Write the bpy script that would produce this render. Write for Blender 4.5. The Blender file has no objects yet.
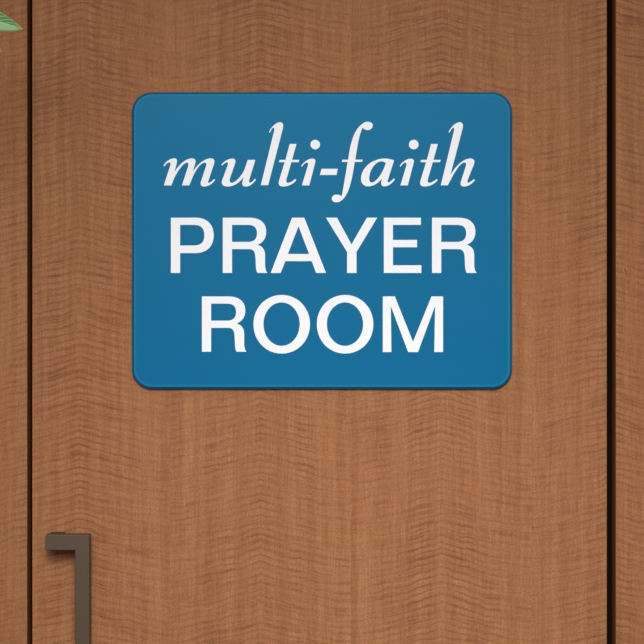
import bpy, bmesh, math, random
from mathutils import Vector, Matrix

C = bpy.context.scene.collection
S = 0.0012                       # metres per pixel of the photograph on the door plane
D = 2.5                          # camera to door
CZ = 1.40                        # camera height


def at(px, py, d=0.0):
    """world point seen at pixel (px,py), d metres in front of the door face (door face: y=0, viewer at -y)"""
    k = S * (D - d) / D
    return Vector(((px - 322) * k, -d, CZ + (322 - py) * k))


# ------------------------------------------------------------------ materials
class NT:
    def __init__(self, name):
        self.m = bpy.data.materials.new(name)
        self.m.use_nodes = True
        self.t = self.m.node_tree
        self.b = self.t.nodes['Principled BSDF']

    def n(self, kind, **kw):
        x = self.t.nodes.new('ShaderNode' + kind)
        for k, v in kw.items():
            setattr(x, k, v)
        return x

    def put(self, sock, v):
        if hasattr(v, 'is_linked'):
            self.t.links.new(v, sock)
        else:
            sock.default_value = v

    def math(self, op, a, b=None, c=None, clamp=False):
        x = self.n('Math', operation=op)
        x.use_clamp = clamp
        self.put(x.inputs[0], a)
        if b is not None:
            self.put(x.inputs[1], b)
        if c is not None:
            self.put(x.inputs[2], c)
        return x.outputs[0]

    def vec(self, x, y, z=0.0):
        v = self.n('CombineXYZ')
        for i, a in enumerate((x, y, z)):
            self.put(v.inputs[i], a)
        return v.outputs[0]

    def noise(self, v, scale=1.0, detail=2.0, rough=0.5):
        x = self.n('TexNoise')
        self.put(x.inputs['Vector'], v)
        x.inputs['Scale'].default_value = scale
        x.inputs['Detail'].default_value = detail
        x.inputs['Roughness'].default_value = rough
        return x.outputs['Fac']

    def range(self, v, a, b, c, d):
        x = self.n('MapRange')
        x.clamp = True
        self.put(x.inputs[0], v)
        for i, q in enumerate((a, b, c, d)):
            self.put(x.inputs[i + 1], q)
        return x.outputs[0]

    def mix(self, f, a, b, blend='MIX'):
        x = self.n('Mix', data_type='RGBA', blend_type=blend)
        self.put(x.inputs[0], f)
        for s, v in ((x.inputs[6], a), (x.inputs[7], b)):
            self.put(s, v if hasattr(v, 'is_linked') else tuple(v) + (1.0,))
        return x.outputs[2]


def srgb(r, g, b):
    f = lambda c: c / 12.92 if c <= 0.04045 else ((c + 0.055) / 1.055) ** 2.4
    return tuple(f(v / 255.0) for v in (r, g, b))


def veneer(name, seed=0.0, first=80.0, leaf=90.3):
    """figured, book-matched veneer: cross-grain ripples that meet in chevrons at the leaf joints"""
    t = NT(name)
    co = t.n('TexCoord').outputs['Object']
    sp = t.n('SeparateXYZ')
    t.put(sp.inputs[0], co)
    X = t.math('MULTIPLY_ADD', sp.outputs[0], 1 / S, 322.0)
    Z = t.math('MULTIPLY_ADD', sp.outputs[2], -1 / S, 322.0 + CZ / S)
    # every joined pair of leaves is cut from its own stretch of the flitch
    pair = t.math('FLOOR', t.math('MULTIPLY', t.math('SUBTRACT', X, first - leaf), 0.5 / leaf))
    drift = t.math('MULTIPLY_ADD', X, 0.0035, t.math('MULTIPLY_ADD', pair, 4.7, seed))
    u0 = t.math('PINGPONG', t.math('SUBTRACT', X, first), leaf)
    wob = t.noise(t.vec(t.math('MULTIPLY', X, 0.02), t.math('MULTIPLY', Z, 0.012), seed + 3.1), 1.0, 2.0)
    u = t.math('MULTIPLY_ADD', t.math('SUBTRACT', wob, 0.5), 8.0, u0)
    drop = t.math('MULTIPLY_ADD', u, 0.12, t.math('MULTIPLY', t.math('SINE', t.math('MULTIPLY', u, math.pi / 2 / leaf)), 9.0))
    w2 = t.noise(t.vec(t.math('MULTIPLY', u0, 0.03), t.math('MULTIPLY', Z, 0.02), t.math('ADD', drift, 7.7)), 1.0, 2.0)
    w3 = t.noise(t.vec(t.math('MULTIPLY', X, 0.11), t.math('MULTIPLY', Z, 0.02), seed + 9.7), 1.0, 1.0)
    zc = t.math('SUBTRACT', Z, t.math('MULTIPLY_ADD', t.math('SUBTRACT', w2, 0.5), 7.0, drop))
    zc = t.math('MULTIPLY_ADD', t.math('SUBTRACT', w3, 0.5), 2.5, zc)
    ph = t.noise(t.vec(t.math('MULTIPLY', u, 1 / 80.0), t.math('MULTIPLY', zc, 1 / 24.0), t.math('ADD', drift, 13.0)), 1.0, 2.0)
    rip = t.math('SINE', t.math('MULTIPLY_ADD', ph, 9.0, t.math('MULTIPLY', zc, 2 * math.pi / 6.8)))
    s1 = t.noise(t.vec(t.math('MULTIPLY', u, 1 / 44.0), t.math('MULTIPLY', zc, 1 / 3.8), drift), 1.0, 2.5, 0.6)
    s2 = t.noise(t.vec(t.math('MULTIPLY', u, 1 / 20.0), t.math('MULTIPLY', zc, 1 / 1.9), t.math('ADD', drift, 20.0)), 1.0, 2.0, 0.6)
    strength = t.noise(t.vec(t.math('MULTIPLY', u, 1 / 16.0), t.math('MULTIPLY', zc, 1 / 130.0), t.math('ADD', drift, 40.0)), 1.0, 2.0)
    amp = t.range(strength, 0.30, 0.68, 0.25, 1.0)
    amp = t.math('MULTIPLY', amp, t.range(u, 0.0, 70.0, 1.2, 0.85))
    dark1 = t.math('MULTIPLY', t.range(s1, 0.53, 0.70, 0.0, 1.0), amp)
    dark2 = t.math('MULTIPLY', t.range(s2, 0.52, 0.72, 0.0, 1.0), amp)
    lite = t.math('MULTIPLY', t.range(s1, 0.47, 0.30, 0.0, 1.0), amp)
    band = t.noise(t.vec(t.math('MULTIPLY', u, 1 / 7.0), t.math('MULTIPLY', Z, 1 / 500.0), t.math('ADD', drift, 60.0)), 1.0, 2.0)
    cloud = t.noise(t.vec(t.math('MULTIPLY', X, 1 / 110.0), t.math('MULTIPLY', Z, 1 / 190.0), seed + 80), 1.0, 1.5)
    pore = t.noise(t.vec(t.math('MULTIPLY', X, 1 / 1.7), t.math('MULTIPLY', Z, 1 / 26.0), seed + 90), 1.0, 1.0)
    fleck = t.noise(t.vec(t.math('MULTIPLY', X, 1 / 1.8), t.math('MULTIPLY', Z, 1 / 2.2), seed + 95), 1.0, 1.0)
    base = t.mix(t.range(band, 0.33, 0.67, 0.0, 1.0), BASE_A, BASE_B)
    base = t.mix(t.math('MULTIPLY', t.range(cloud, 0.35, 0.65, 0.0, 1.0), 0.45), base, BASE_C)
    base = t.mix(t.math('MULTIPLY', lite, 0.22), base, LITE)
    base = t.mix(t.math('MULTIPLY', t.math('MULTIPLY', t.range(rip, 0.1, 1.0, 0.0, 1.0), t.math('MULTIPLY', amp, t.range(u, 5.0, 75.0, 1.0, 0.55))), 0.52), base, DARK)
    base = t.mix(t.math('MULTIPLY', dark1, 0.64), base, DARK)
    base = t.mix(t.math('MULTIPLY', dark2, 0.40), base, DARK)
    g = t.math('MULTIPLY', t.range(pore, 0.28, 0.72, 0.90, 1.10), t.range(fleck, 0.25, 0.75, 0.85, 1.15))
    hs = t.n('HueSaturation')
    t.put(hs.inputs['Color'], base)
    t.put(hs.inputs['Value'], g)
    t.put(t.b.inputs['Base Color'], hs.outputs[0])
    t.b.inputs['Roughness'].default_value = 0.55
    t.b.inputs['Specular IOR Level'].default_value = 0.06
    bp = t.n('Bump')
    bp.inputs['Strength'].default_value = 0.06
    bp.inputs['Distance'].default_value = 0.0004
    t.put(bp.inputs['Height'], pore)
    t.put(t.b.inputs['Normal'], bp.outputs[0])
    return t.m


BASE_A = (0.312, 0.131, 0.055)
BASE_B = (0.388, 0.176, 0.078)
BASE_C = (0.368, 0.147, 0.064)
LITE = (0.510, 0.245, 0.105)
DARK = (0.190, 0.062, 0.032)


def plain(name, col, rough=0.5, spec=0.5, metal=0.0, var=0.06, scale=60.0, coat=0.0):
    t = NT(name)
    co = t.n('TexCoord').outputs['Object']
    f = t.noise(co, scale, 3.0, 0.6)
    a = tuple(c * (1 - var) for c in col)
    b = tuple(min(1, c * (1 + var)) for c in col)
    t.put(t.b.inputs['Base Color'], t.mix(f, a, b))
    t.b.inputs['Roughness'].default_value = rough
    t.b.inputs['Specular IOR Level'].default_value = spec
    t.b.inputs['Metallic'].default_value = metal
    t.b.inputs['Coat Weight'].default_value = coat
    return t.m


M_door = veneer('door_veneer', 0.0)
M_left = veneer('left_panel_veneer', 5.0, first=50.0)
M_right = veneer('right_panel_veneer', 11.0, first=610.0)
M_gap = plain('dark_recess', (0.006, 0.004, 0.003), 0.9, 0.1)
M_edge = plain('stained_board_edge', (0.36, 0.13, 0.055), 0.7, 0.2, scale=30)
M_face = plain('blue_acrylic_face', (0.0020, 0.132, 0.295), 0.36, 0.30, var=0.02)
M_face.node_tree.nodes['Principled BSDF'].inputs['Specular Tint'].default_value = (0.30, 0.85, 1.0, 1)
M_bevel_lit = plain('blue_bevel_highlight', (0.007, 0.165, 0.325), 0.40, 0.3, var=0.02)  # bevel highlight painted as a paler blue
M_bevel_shade = plain('shaded_blue_acrylic_edge', (0.0015, 0.085, 0.185), 0.40, 0.2, var=0.02)  # shaded side of the bevel painted as a deeper blue
for m_ in (M_bevel_lit, M_bevel_shade):
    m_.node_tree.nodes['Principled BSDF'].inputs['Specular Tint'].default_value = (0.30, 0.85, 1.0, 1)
M_ink = plain('white_print', (0.94, 0.94, 0.94), 0.5, 0.3, var=0.01)
M_bronze = plain('bronze_metal', (0.090, 0.060, 0.038), 0.5, 0.45, metal=0.35, var=0.14, scale=420)
M_post = plain('blackened_metal', (0.020, 0.019, 0.020), 0.5, 0.4, metal=0.3)
M_red = plain('red_scuff', (0.40, 0.035, 0.02), 0.7, 0.2)
M_floor = plain('grey_carpet', (0.20, 0.18, 0.16), 0.95, 0.1, scale=200, var=0.2)
M_pot = plain('glazed_grey_ceramic', (0.30, 0.30, 0.29), 0.35, 0.5)
M_soil = plain('soil', (0.03, 0.02, 0.014), 0.95, 0.1, var=0.4)
M_stem = plain('green_stem', (0.12, 0.17, 0.06), 0.6, 0.3)


def leaf_mat(name, dark, pale):
    """green leaf: UV x runs base to tip, y across; pale midrib, veins and margin"""
    t = NT(name)
    uv = t.n('TexCoord').outputs['UV']
    sp = t.n('SeparateXYZ')
    t.put(sp.inputs[0], uv)
    x, y = sp.outputs[0], sp.outputs[1]
    a = t.math('ABSOLUTE', t.math('SUBTRACT', y, 0.5))
    rib = t.range(a, 0.015, 0.05, 1.0, 0.0)
    v = t.math('SINE', t.math('MULTIPLY', t.math('SUBTRACT', x, t.math('MULTIPLY', a, 0.35)), 75.0))
    vein = t.range(v, 0.55, 1.0, 0.0, 0.6)
    n = t.noise(t.vec(t.math('MULTIPLY', x, 26), t.math('MULTIPLY', y, 14)), 1.0, 3.0, 0.6)
    lower = t.range(y, 0.46, 0.54, 1.0, 0.0)     # the half turned over shows its paler underside
    c = t.mix(t.range(n, 0.35, 0.65, 0.0, 1.0), dark, tuple(q * 1.7 for q in dark))
    c = t.mix(t.math('MULTIPLY', lower, 0.8), c, pale)
    c = t.mix(t.math('MAXIMUM', rib, vein), c, pale)
    c = t.mix(t.range(a, 0.455, 0.49, 0.0, 0.9), c, (0.33, 0.46, 0.20))
    c = t.mix(t.range(x, 0.90, 0.97, 0.0, 0.85), c, (0.22, 0.36, 0.05))
    c = t.mix(t.range(x, 0.985, 1.0, 0.0, 0.9), c, (0.48, 0.40, 0.22))
    t.put(t.b.inputs['Base Color'], c)
    t.b.inputs['Roughness'].default_value = 0.45
    t.b.inputs['Specular IOR Level'].default_value = 0.35
    return t.m


M_leaf = leaf_mat('leaf_green', (0.055, 0.16, 0.045), (0.36, 0.62, 0.29))


# ------------------------------------------------------------------ mesh helpers
def link(name, me, mat=None, parent=None):
    o = bpy.data.objects.new(name, me)
    C.objects.link(o)
    if mat:
        for m in (mat if isinstance(mat, (list, tuple)) else [mat]):
            me.materials.append(m)
    if parent:
        o.parent = parent
        o.matrix_parent_inverse = Matrix.Translation(-abs_loc(parent))
    return o


def abs_loc(o):
    v = Vector(o.location)
    return v


def obj(name, bm, mat=None, parent=None, smooth=False):
    me = bpy.data.meshes.new(name)
    bmesh.ops.recalc_face_normals(bm, faces=bm.faces)
    bm.to_mesh(me)
    bm.free()
    if smooth:
        for p in me.polygons:
            p.use_smooth = True
    return link(name, me, mat, parent)


def rebase(o, base):
    """put a mesh's origin at base without moving it"""
    o.data.transform(Matrix.Translation(-Vector(base)))
    o.location = base


def box_bm(lo, hi, bevel=0.0, segs=2):
    bm = bmesh.new()
    bmesh.ops.create_cube(bm, size=1.0)
    for v in bm.verts:
        v.co = Vector([lo[i] + (v.co[i] + 0.5) * (hi[i] - lo[i]) for i in range(3)])
    if bevel:
        bmesh.ops.bevel(bm, geom=list(bm.edges), offset=bevel, segments=segs, profile=0.5, affect='EDGES')
    return bm


def structure(o):
    o['kind'] = 'structure'
    return o


def board(name, x0, x1, z0, z1, thick, veneer_mat):
    bm = box_bm((x0, 0, z0), (x1, thick, z1), 0.0008, 2)
    bm.normal_update()
    for f in bm.faces:
        f.material_index = 0 if f.normal.y < -0.5 else 1
    me = bpy.data.meshes.new(name)
    bm.to_mesh(me)
    bm.free()
    return structure(link(name, me, [veneer_mat, M_edge]))


# ------------------------------------------------------------------ the setting
TH = 0.036
TOP = 2.42
lx0 = at(27.2, 0).x
lx1 = at(32.2, 0).x
rx0 = at(606.9, 0).x
rx1 = at(615.8, 0).x
board('wall_left', lx0 - 0.75, lx0, 0.0, TOP, TH, M_left)
board('wall_right', rx1, rx1 + 0.75, 0.0, TOP, TH, M_right)
door = board('door_1', lx1, rx0, 0.006, TOP, TH, M_door)
structure(obj('wall_back', box_bm((lx0 - 0.75, TH, 0), (rx1 + 0.75, TH + 0.05, TOP)), M_gap))
structure(obj('floor', box_bm((lx0 - 0.75, -3.2, -0.05), (rx1 + 0.75, TH + 0.05, 0.0)), M_floor))

# red scuff marks on the right-hand panel
wr = bpy.data.objects['wall_right']
bm = bmesh.new()
rnd = random.Random(4)
for cx, cy, w, h in ((624.9, 268.5, .5, 2.0), (625.4, 270.8, .9, 1.2), (626.6, 273.6, .6, 1.8), (627.4, 276.6, .6, .7),
                     (628.5, 283.0, .5, 1.2), (628.6, 286.6, .5, .5), (632.0, 299.9, .5, .5)):
    c = at(cx, cy, 0)
    ring = []
    for i in range(9):
        a = i / 9 * 2 * math.pi
        r = rnd.uniform(0.7, 1.2)
        ring.append((c.x + math.cos(a) * w * r * S, c.z + math.sin(a) * h * r * S))
    lo = [bm.verts.new((x, 0.0, z)) for x, z in ring]
    hi = [bm.verts.new((x, -0.0002, z)) for x, z in ring]
    bm.faces.new(hi)
    for i in range(9):
        bm.faces.new((lo[i], lo[(i + 1) % 9], hi[(i + 1) % 9], hi[i]))
o = obj('scuff_mark', bm, M_red, wr)
o['label'] = 'small red scuff marks'

# ------------------------------------------------------------------ door handle (a part of the door)
HB = 0.018                     # bar section
FD = 0.030                     # bar front face to door
x0, zt = at(45.2, 534.9, FD).x, at(0, 534.9, FD).z
x1 = at(89.5, 0, FD).x
xi = at(75.0, 0, FD).x
za = at(0, 550.2, FD).z
zb = zt - 0.52                 # lower end, mirrored, below the frame
zc_ = zb + (zt - za)
outline = [(x0, zt), (x1, zt), (x1, zb), (x0, zb), (x0, zc_), (xi, zc_), (xi, za), (x0, za)]
bm = bmesh.new()
fr = [bm.verts.new((x, -FD, z)) for x, z in outline]
bk = [bm.verts.new((x, -FD + HB, z)) for x, z in outline]
bm.faces.new(fr)
bm.faces.new(list(reversed(bk)))
n = len(outline)
for i in range(n):
    bm.faces.new((fr[i], bk[i], bk[(i + 1) % n], fr[(i + 1) % n]))
bmesh.ops.recalc_face_normals(bm, faces=bm.faces)
bmesh.ops.bevel(bm, geom=list(bm.edges), offset=0.0006, segments=2, profile=0.5, affect='EDGES')
handle = obj('door_handle', bm, M_bronze, door)
handle['label'] = 'dark bronze square bar pull handle'
px0, px1 = at(51.3, 0).x, at(65.0, 0).x
for zz in ((za, zt), (zb, zc_)):
    bm = box_bm((px0, -FD + HB, zz[0] + 0.0002), (px1, 0.0, zz[1] + 0.0005), 0.0004, 2)
    p = obj('mounting_post', bm, M_post, handle)
    p.matrix_parent_inverse = Matrix.Identity(4)

# ------------------------------------------------------------------ the sign
SD = 0.006                     # sign thickness


def rrect(x0, x1, z0, z1, r, n=14):
    pts = []
    for cx, cz, a0 in ((x1 - r, z1 - r, 0), (x0 + r, z1 - r, 90), (x0 + r, z0 + r, 180), (x1 - r, z0 + r, 270)):
        for i in range(n + 1):
            a = math.radians(a0 + 90 * i / n)
            pts.append((cx + r * math.cos(a), cz + r * math.sin(a)))
    return pts


a = at(131.8, 389.0, SD)
b = at(512.2, 92.1, SD)
R0 = 20 * S


def loops(bm, prof):
    """rings of a rounded rectangle from (inset, depth) pairs, bridged"""
    rings = []
    for ins, d in prof:
        rings.append([bm.verts.new((x, -d, z)) for x, z in rrect(a.x + ins, b.x - ins, a.z + ins, b.z - ins, R0 - ins)])
    for r1, r2 in zip(rings, rings[1:]):
        k = len(r1)
        for i in range(k):
            bm.faces.new((r1[i], r1[(i + 1) % k], r2[(i + 1) % k], r2[i]))
    return rings


base = Vector(((a.x + b.x) / 2, 0.0, a.z))
sign = bpy.data.objects.new('door_sign', None)
C.objects.link(sign)
sign.location = base
sign.empty_display_size = 0.05
sign['label'] = 'blue rounded acrylic sign with white prayer room lettering mounted on the wooden door'
sign['category'] = 'sign'

E1, E2 = 0.0025, 0.0054
bm = bmesh.new()                                   # back board and face
rg = loops(bm, [(E2, 0.0), (E2, SD)])
bm.faces.new(rg[0]); bm.faces.new(rg[-1])
obj('panel', bm, M_face, sign)
bm = bmesh.new()                                   # outer polished edge, bevel shade put into its blue
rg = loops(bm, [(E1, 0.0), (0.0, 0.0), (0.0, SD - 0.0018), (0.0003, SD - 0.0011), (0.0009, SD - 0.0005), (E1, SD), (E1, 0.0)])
obj('edge', bm, M_bevel_shade, sign)
bm = bmesh.new()                                   # ring inside the edge, bevel highlight put into its colour
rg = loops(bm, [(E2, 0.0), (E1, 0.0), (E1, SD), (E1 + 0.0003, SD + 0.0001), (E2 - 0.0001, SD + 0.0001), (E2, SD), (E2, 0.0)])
obj('highlight_ring', bm, M_bevel_lit, sign)

# ---- lettering: outlines in units of 1/8.05 photo pixel, from an origin pixel
K = 8.05


def path(cmds):
    pts, cur = [], None
    for c in cmds:
        if len(c) == 2:
            pts.append(c); cur = c
        else:
            p0, p1, p2, p3 = cur, (c[0], c[1]), (c[2], c[3]), (c[4], c[5])
            for i in range(1, 13):
                t = i / 12
                q = 1 - t
                pts.append(tuple(q ** 3 * p0[j] + 3 * q * q * t * p1[j] + 3 * q * t * t * p2[j] + t ** 3 * p3[j] for j in (0, 1)))
            cur = p3
    if math.dist(pts[0], pts[-1]) < 0.5:
        pts.pop()
    return pts


def oval(cx, cy, rx, ry, k=0.5523):
    return path([(cx + rx, cy), (cx + rx, cy + ry * k, cx + rx * k, cy + ry, cx, cy + ry), (cx - rx * k, cy + ry, cx - rx, cy + ry * k, cx - rx, cy),
                 (cx - rx, cy - ry * k, cx - rx * k, cy - ry, cx, cy - ry), (cx + rx * k, cy - ry, cx + rx, cy - ry * k, cx + rx, cy)])


G = {}
G['m'] = [path([(60, 430), (85, 395, 115, 373, 148, 373), (168, 374, 172, 390, 167, 412), (150, 482), (190, 415, 245, 373, 290, 373), (316, 374, 322, 390, 316, 412), (297, 482),
                (340, 412, 395, 373, 440, 373), (470, 374, 475, 392, 468, 416), (422, 552), (417, 570, 424, 573, 434, 568), (448, 560, 458, 550, 468, 540), (476, 547),
                (455, 578, 420, 600, 388, 600), (360, 600, 356, 582, 362, 560), (403, 436), (408, 414, 402, 406, 386, 408), (350, 416, 315, 480, 296, 522), (268, 591), (209, 591),
                (258, 440), (264, 416, 260, 405, 246, 408), (215, 416, 175, 475, 150, 525), (123, 591), (63, 591), (112, 440), (120, 414, 118, 404, 104, 406), (88, 410, 76, 425, 67, 438)])]
G['u'] = [path([(43, 423), (70, 392, 105, 375, 132, 375), (155, 376, 160, 390, 154, 414), (112, 535), (106, 558, 114, 572, 130, 570), (165, 562, 205, 512, 226, 472), (256, 385), (317, 385),
                (268, 545), (262, 566, 270, 572, 282, 566), (294, 560, 304, 549, 313, 538), (321, 546), (300, 578, 270, 600, 240, 600), (212, 600, 207, 584, 213, 562), (222, 522),
                (190, 572, 140, 600, 95, 600), (55, 600, 40, 582, 49, 550), (93, 432), (99, 410, 95, 402, 84, 406), (70, 411, 58, 423, 50, 432)])]
G['l'] = [path([(427, 160), (448, 112, 490, 82, 515, 82), (542, 84, 544, 108, 537, 138), (420, 589), (361, 589), (468, 152), (473, 128, 466, 120, 456, 130), (445, 141, 438, 155, 434, 168)])]
T_ = [path([(110, 257), (165, 257), (129, 385), (188, 385), (182, 404), (124, 404), (85, 538), (79, 562, 87, 573, 102, 570), (124, 564, 144, 549, 157, 538), (163, 547), (145, 577, 100, 600, 58, 600),
              (22, 600, 17, 578, 25, 550), (70, 404), (24, 404), (30, 385), (76, 385)])]
G['t'] = T_
I_ = [path([(202, 434), (225, 400, 262, 375, 292, 375), (316, 376, 321, 392, 314, 415), (268, 591), (208, 591), (252, 448), (261, 420, 260, 405, 247, 407), (230, 411, 218, 428, 209, 441)]),
      oval(316, 262, 38.5, 38.5)]
G['i'] = I_
G['-'] = [path([(366, 457), (497, 457), (487, 507), (353, 507)])]
G['f'] = [path([(175, 305), (180, 287), (227, 287), (240, 190, 262, 30, 365, -16), (398, -24, 427, -10, 425, 12), (423, 36, 405, 49, 384, 49), (362, 48, 350, 40, 343, 28), (320, 75, 300, 170, 285, 287),
                (345, 287), (338, 305), (280, 305), (258, 440, 242, 520, 208, 574), (186, 612, 160, 632, 130, 630), (105, 628, 93, 615, 95, 598), (97, 578, 117, 567, 137, 568), (155, 569, 167, 574, 175, 582),
                (190, 500, 205, 420, 222, 305)])]
G['a'] = [path([(597, 292), (546, 450), (540, 468, 548, 474, 558, 468), (572, 460, 586, 446, 596, 437), (602, 446), (582, 478, 548, 502, 520, 502), (494, 502, 488, 485, 494, 462), (499, 440),
                (468, 478, 425, 502, 388, 502), (348, 502, 329, 475, 330, 438), (334, 350, 420, 278, 520, 278), (548, 278, 570, 284, 597, 292)]),
          path([(530, 314), (515, 302, 495, 298, 478, 303), (430, 318, 394, 392, 396, 442), (397, 466, 410, 474, 424, 470), (460, 458, 505, 395, 530, 314)])]
G['h'] = [path([(311, 160), (333, 112, 375, 82, 402, 82), (428, 84, 430, 108, 422, 138), (325, 508), (375, 420, 440, 374, 485, 374), (518, 376, 523, 394, 515, 420), (464, 548), (458, 568, 466, 573, 476, 567),
                (490, 560, 504, 550, 515, 540), (523, 548), (500, 580, 468, 600, 437, 600), (407, 600, 403, 582, 411, 556), (449, 436), (456, 412, 448, 404, 430, 408), (392, 420, 345, 510, 304, 590), (248, 590),
                (354, 152), (359, 128, 352, 120, 341, 131), (331, 142, 323, 156, 318, 168)])]
G['P'] = [path([(88, 102), (285, 102), (380, 102, 432, 155, 432, 245), (432, 332, 378, 387, 285, 387), (162, 387), (162, 547), (88, 547)]),
          path([(162, 160), (274, 160), (330, 160, 357, 188, 357, 243), (357, 300, 330, 326, 270, 326), (162, 326)])]
G['R'] = [path([(63, 102), (275, 102), (365, 102, 412, 145, 412, 215), (412, 268, 385, 305, 342, 320), (385, 332, 403, 362, 403, 405), (403, 470), (403, 510, 408, 533, 423, 547), (342, 547), (332, 530, 328, 500, 328, 460),
                (326, 425), (323, 375, 312, 355, 270, 355), (137, 355), (137, 547), (63, 547)]),
          path([(137, 160), (265, 160), (318, 160, 338, 185, 338, 228), (338, 272, 315, 297, 265, 297), (137, 297)])]
G['A'] = [path([(218, 102), (316, 102), (491, 547), (412, 547), (376, 452), (163, 452), (126, 547), (46, 547)]), path([(270, 170), (355, 394), (184, 394)])]
G['Y'] = [path([(48, 102), (136, 102), (254, 316), (378, 102), (461, 102), (294, 378), (294, 547), (218, 547), (218, 378)])]
G['E'] = [path([(514, 102), (812, 102), (812, 160), (587, 160), (587, 281), (781, 281), (781, 340), (587, 340), (587, 485), (816, 485), (816, 547), (514, 547)])]
G['O'] = [oval(295.5, 316, 227.5, 236, 0.565), oval(294.5, 315, 146, 175, 0.555)]
G['M'] = [path([(63, 92), (160, 92), (306, 458), (455, 92), (548, 92), (548, 540), (477, 540), (484, 168), (346, 540), (267, 540), (127, 168), (132, 540), (63, 540)])]

TEXT = [('m', 156, 112), ('u', 216, 112), ('l', 216, 112), ('t', 276, 112), ('i', 276, 112), ('-', 276, 112), ('f', 320, 124), ('a', 320, 124), ('i', 374.5, 112), ('t', 323.3 + 0, 112),
        ('h', 410, 112), ('P', 160, 205), ('R', 215, 205), ('A', 265, 205), ('Y', 320, 205), ('E', 320, 205), ('R', 424.2, 205), ('R', 194.1, 283.75), ('O', 245, 285), ('O', 308.4, 285), ('M', 375, 285)]
TEXT[9] = ('t', 276 + 141.4, 112)
INK = SD + 0.0002
for ch, ox, oy in TEXT:
    cu = bpy.data.curves.new('outline', 'CURVE')
    cu.dimensions = '2D'
    cu.fill_mode = 'BOTH'
    cu.extrude = 0.00015
    c0 = at(ox, oy, INK)
    k = S * (D - INK) / D / K
    for loop in G[ch]:
        sp = cu.splines.new('POLY')
        sp.points.add(len(loop) - 1)
        for q, (x, y) in zip(sp.points, loop):
            q.co = (x * k, -y * k, 0, 1)
        sp.use_cyclic_u = True
    tmp = bpy.data.objects.new('outline', cu)
    C.objects.link(tmp)
    bpy.context.view_layer.update()
    me = bpy.data.meshes.new_from_object(tmp.evaluated_get(bpy.context.evaluated_depsgraph_get()))
    bpy.data.objects.remove(tmp)
    bpy.data.curves.remove(cu)
    me.transform(Matrix.Translation(c0) @ Matrix.Rotation(math.pi / 2, 4, 'X'))
    me.materials.clear()
    name = 'hyphen' if ch == '-' else 'letter'
    me.name = name
    o = link(name, me, M_ink, sign)
    big = ch.isupper()
    o['label'] = 'white hyphen' if ch == '-' else ('white upright capital letter ' + ch if big else 'white slanted italic letter ' + ch)

# ------------------------------------------------------------------ plant whose leaf reaches in at upper left
plant = bpy.data.objects.new('potted_plant', None)
C.objects.link(plant)
PB = Vector((-0.52, -0.24, 0.0))
plant.location = PB
plant.empty_display_size = 0.1
plant['label'] = 'leafy green plant reaching into the upper left corner in front of the panel'
plant['category'] = 'plant'


def lathe(profile, cx, cy, n=40):
    bm = bmesh.new()
    rings = []
    for r, z in profile:
        rings.append([bm.verts.new((cx + r * math.cos(i / n * 2 * math.pi), cy + r * math.sin(i / n * 2 * math.pi), z)) for i in range(n)])
    for r1, r2 in zip(rings, rings[1:]):
        for i in range(n):
            bm.faces.new((r1[i], r1[(i + 1) % n], r2[(i + 1) % n], r2[i]))
    bm.faces.new(rings[0]); bm.faces.new(rings[-1])
    return bm


def tube(pts, radii, n=10):
    bm = bmesh.new()
    rings = []
    for i, p in enumerate(pts):
        t = (pts[min(i + 1, len(pts) - 1)] - pts[max(i - 1, 0)]).normalized()
        s = t.orthogonal().normalized() if abs(t.y) > 0.9 else t.cross(Vector((0, 1, 0))).normalized()
        w = t.cross(s)
        rings.append([bm.verts.new(p + radii[i] * (s * math.cos(j / n * 2 * math.pi) + w * math.sin(j / n * 2 * math.pi))) for j in range(n)])
    for r1, r2 in zip(rings, rings[1:]):
        for i in range(n):
            bm.faces.new((r1[i], r1[(i + 1) % n], r2[(i + 1) % n], r2[i]))
    bm.faces.new(rings[0]); bm.faces.new(rings[-1])
    return bm


obj('pot', lathe([(0.10, 0.0), (0.125, 0.01), (0.15, 0.30), (0.152, 0.32), (0.138, 0.32), (0.134, 0.27)], PB.x, PB.y), M_pot, plant, True)
obj('soil', lathe([(0.10, 0.255), (0.1335, 0.262), (0.10, 0.275)], PB.x, PB.y), M_soil, plant, True)
sp_ = [PB + Vector(q) for q in ((0, 0, 0.25), (0.01, 0, 0.7), (-0.015, 0.01, 1.1), (0.01, 0.01, 1.5), (0.03, 0.02, 1.80))]
obj('stem', tube(sp_, [0.011, 0.010, 0.009, 0.007, 0.004]), M_stem, plant, True)


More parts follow.
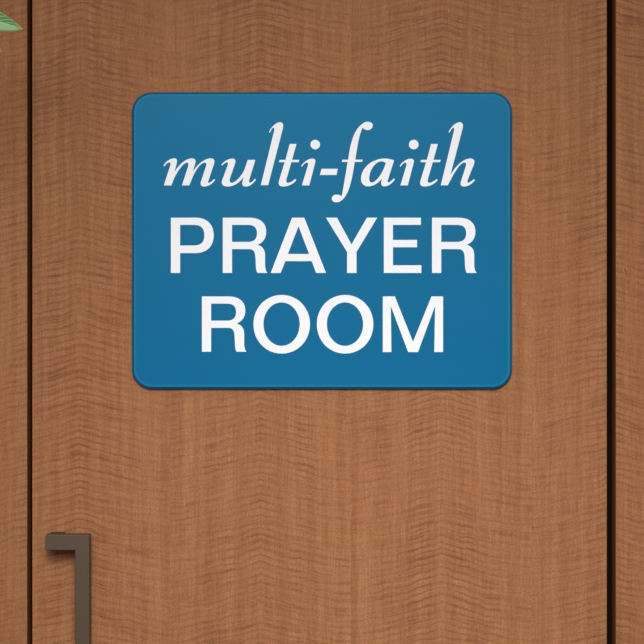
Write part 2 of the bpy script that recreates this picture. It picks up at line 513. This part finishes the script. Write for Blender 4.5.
def leaf(root, tip, width, up, droop=0.0, fold=0.18, shape=None):
    """leaf blade from root to tip; up = direction across the blade; slim solid with a folded midrib; a short stalk joins the stem"""
    ax = tip - root
    L = ax.length
    ax.normalize()
    up = (up - up.dot(ax) * ax).normalized()
    nrm = ax.cross(up)
    bm = bmesh.new()
    uvl = bm.loops.layers.uv.new('UVMap')
    NX, NY = 28, 9
    grid = {}
    for side in (0, 1):
        for i in range(NX):
            s = i / (NX - 1)
            w = width * (shape(s) if shape else math.sin(math.pi * min(1, s ** 0.8)) ** 0.8 * (1 - 0.25 * s))
            w = max(w, 0.0004)
            for j in range(NY):
                q = j / (NY - 1) - 0.5
                c = root + ax * (s * L) + up * (q * w + droop * L * (s * s - s)) \
                    + nrm * (fold * w * (0.25 - abs(q)) + 0.03 * w * math.sin(s * 40 + abs(q) * 9) * abs(q) + (side - 0.5) * 0.0006)
                grid[side, i, j] = (bm.verts.new(c), s, q + 0.5)

    def face(keys):
        f = bm.faces.new([grid[k][0] for k in keys])
        for lp, k in zip(f.loops, keys):
            lp[uvl].uv = (grid[k][1], grid[k][2])
        f.smooth = True
    for i in range(NX - 1):
        for j in range(NY - 1):
            for side in (0, 1):
                ks = [(side, i, j), (side, i + 1, j), (side, i + 1, j + 1), (side, i, j + 1)]
                face(ks if side else ks[::-1])
    for i in range(NX - 1):
        for j in (0, NY - 1):
            face([(0, i, j), (0, i + 1, j), (1, i + 1, j), (1, i, j)])
    for j in range(NY - 1):
        for i in (0, NX - 1):
            face([(0, i, j), (0, i, j + 1), (1, i, j + 1), (1, i, j)])
    near = min(sp_, key=lambda p: (p - root).length)
    return obj('leaf', bm, M_leaf, plant)


def lens(s):
    # broad in the middle, drawn out to a point
    return (max(0.0, math.sin(math.pi * s ** 0.85))) ** 0.75 * (1 - 0.15 * s)


PD = 0.24
tip = at(23.0, 29.4, PD)
root = at(-60, 8, PD - 0.02)
leaf(root, tip, 0.0295, Vector((0, 0, 1)), droop=-0.07, shape=lens)
tip2 = at(1.6, 51.0, PD + 0.02)
root2 = at(-66, 36, PD - 0.02)
leaf(root2, tip2, 0.026, Vector((0, 0, 1)), droop=-0.03, shape=lens)
for rt in (root, root2):
    b0 = min(sp_, key=lambda p: (p - rt).length)
    j = Vector((PB.x + 0.02, PB.y + 0.015, rt.z - 0.05))
    mid = (j + rt) / 2 + Vector((0, 0, 0.012))
    obj('leaf_stalk', tube([j, mid, rt + (tip - root).normalized() * 0.004], [0.0022, 0.0018, 0.0012], 8), M_stem, plant, True)
rnd = random.Random(2)
for i in range(20):                      # more leaves along the stem, outside the picture
    ang = 0.6 + i * 2.4
    z = 0.50 + i * 0.062
    k = min(range(len(sp_) - 1), key=lambda q: abs((sp_[q].z + sp_[q + 1].z) / 2 - z))
    f = (z - sp_[k].z) / (sp_[k + 1].z - sp_[k].z)
    rt = sp_[k].lerp(sp_[k + 1], f)
    d = Vector((math.cos(ang), math.sin(ang) * 0.8 - 0.15, rnd.uniform(0.1, 0.5))).normalized()
    if z > 0.85:
        d.x = -abs(d.x)
    leaf(rt, rt + d * rnd.uniform(0.11, 0.15), rnd.uniform(0.036, 0.046), Vector((0.3, 0.6, 1)), droop=-0.12, shape=lens)

# ------------------------------------------------------------------ light
def area(name, loc, target, sx, sy, power, col=(1, 1, 1)):
    l = bpy.data.lights.new(name, 'AREA')
    l.shape = 'RECTANGLE'
    l.size, l.size_y = sx, sy
    l.energy = power
    l.color = col
    o = bpy.data.objects.new(name, l)
    C.objects.link(o)
    o.location = loc
    o.rotation_euler = (Vector(target) - Vector(loc)).to_track_quat('-Z', 'Y').to_euler()
    return o


area('added_reflection_light', (-0.5, -4.6, 2.75), (0, 0, 1.3), 3.0, 0.9, 66, (1.0, 0.99, 0.98))  # added area light out of view, for sheen on the sign's top
l = bpy.data.lights.new('added_spot', 'SPOT')  # added unseen spot; brightens the lower door, fading towards the top
l.energy = 370
l.color = (1.0, 0.985, 0.97)
l.spot_size = math.radians(29)
l.spot_blend = 0.8
l.shadow_soft_size = 0.5
o = bpy.data.objects.new('added_spot', l)
C.objects.link(o)
o.location = (0.1, -3.0, 2.9)
o.rotation_euler = (Vector((0.05, 0, 0.95)) - Vector(o.location)).to_track_quat('-Z', 'Y').to_euler()
w = bpy.data.worlds.new('room_ambient')
bpy.context.scene.world = w
w.use_nodes = True
w.node_tree.nodes['Background'].inputs[0].default_value = (1.0, 0.99, 0.98, 1)
w.node_tree.nodes['Background'].inputs[1].default_value = 0.25

# ------------------------------------------------------------------ camera
cam = bpy.data.cameras.new('camera')
cam.sensor_width = 36
cam.lens = 36 * D / (644 * S)
co = bpy.data.objects.new('camera', cam)
C.objects.link(co)
co.location = (0, -D, CZ)
co.rotation_euler = (math.pi / 2, 0, 0)
sc = bpy.context.scene
sc.camera = co
sc.view_settings.view_transform = 'Standard'
sc.view_settings.look = 'None'
sc.view_settings.gamma = 1
sc.view_settings.exposure = 0.0
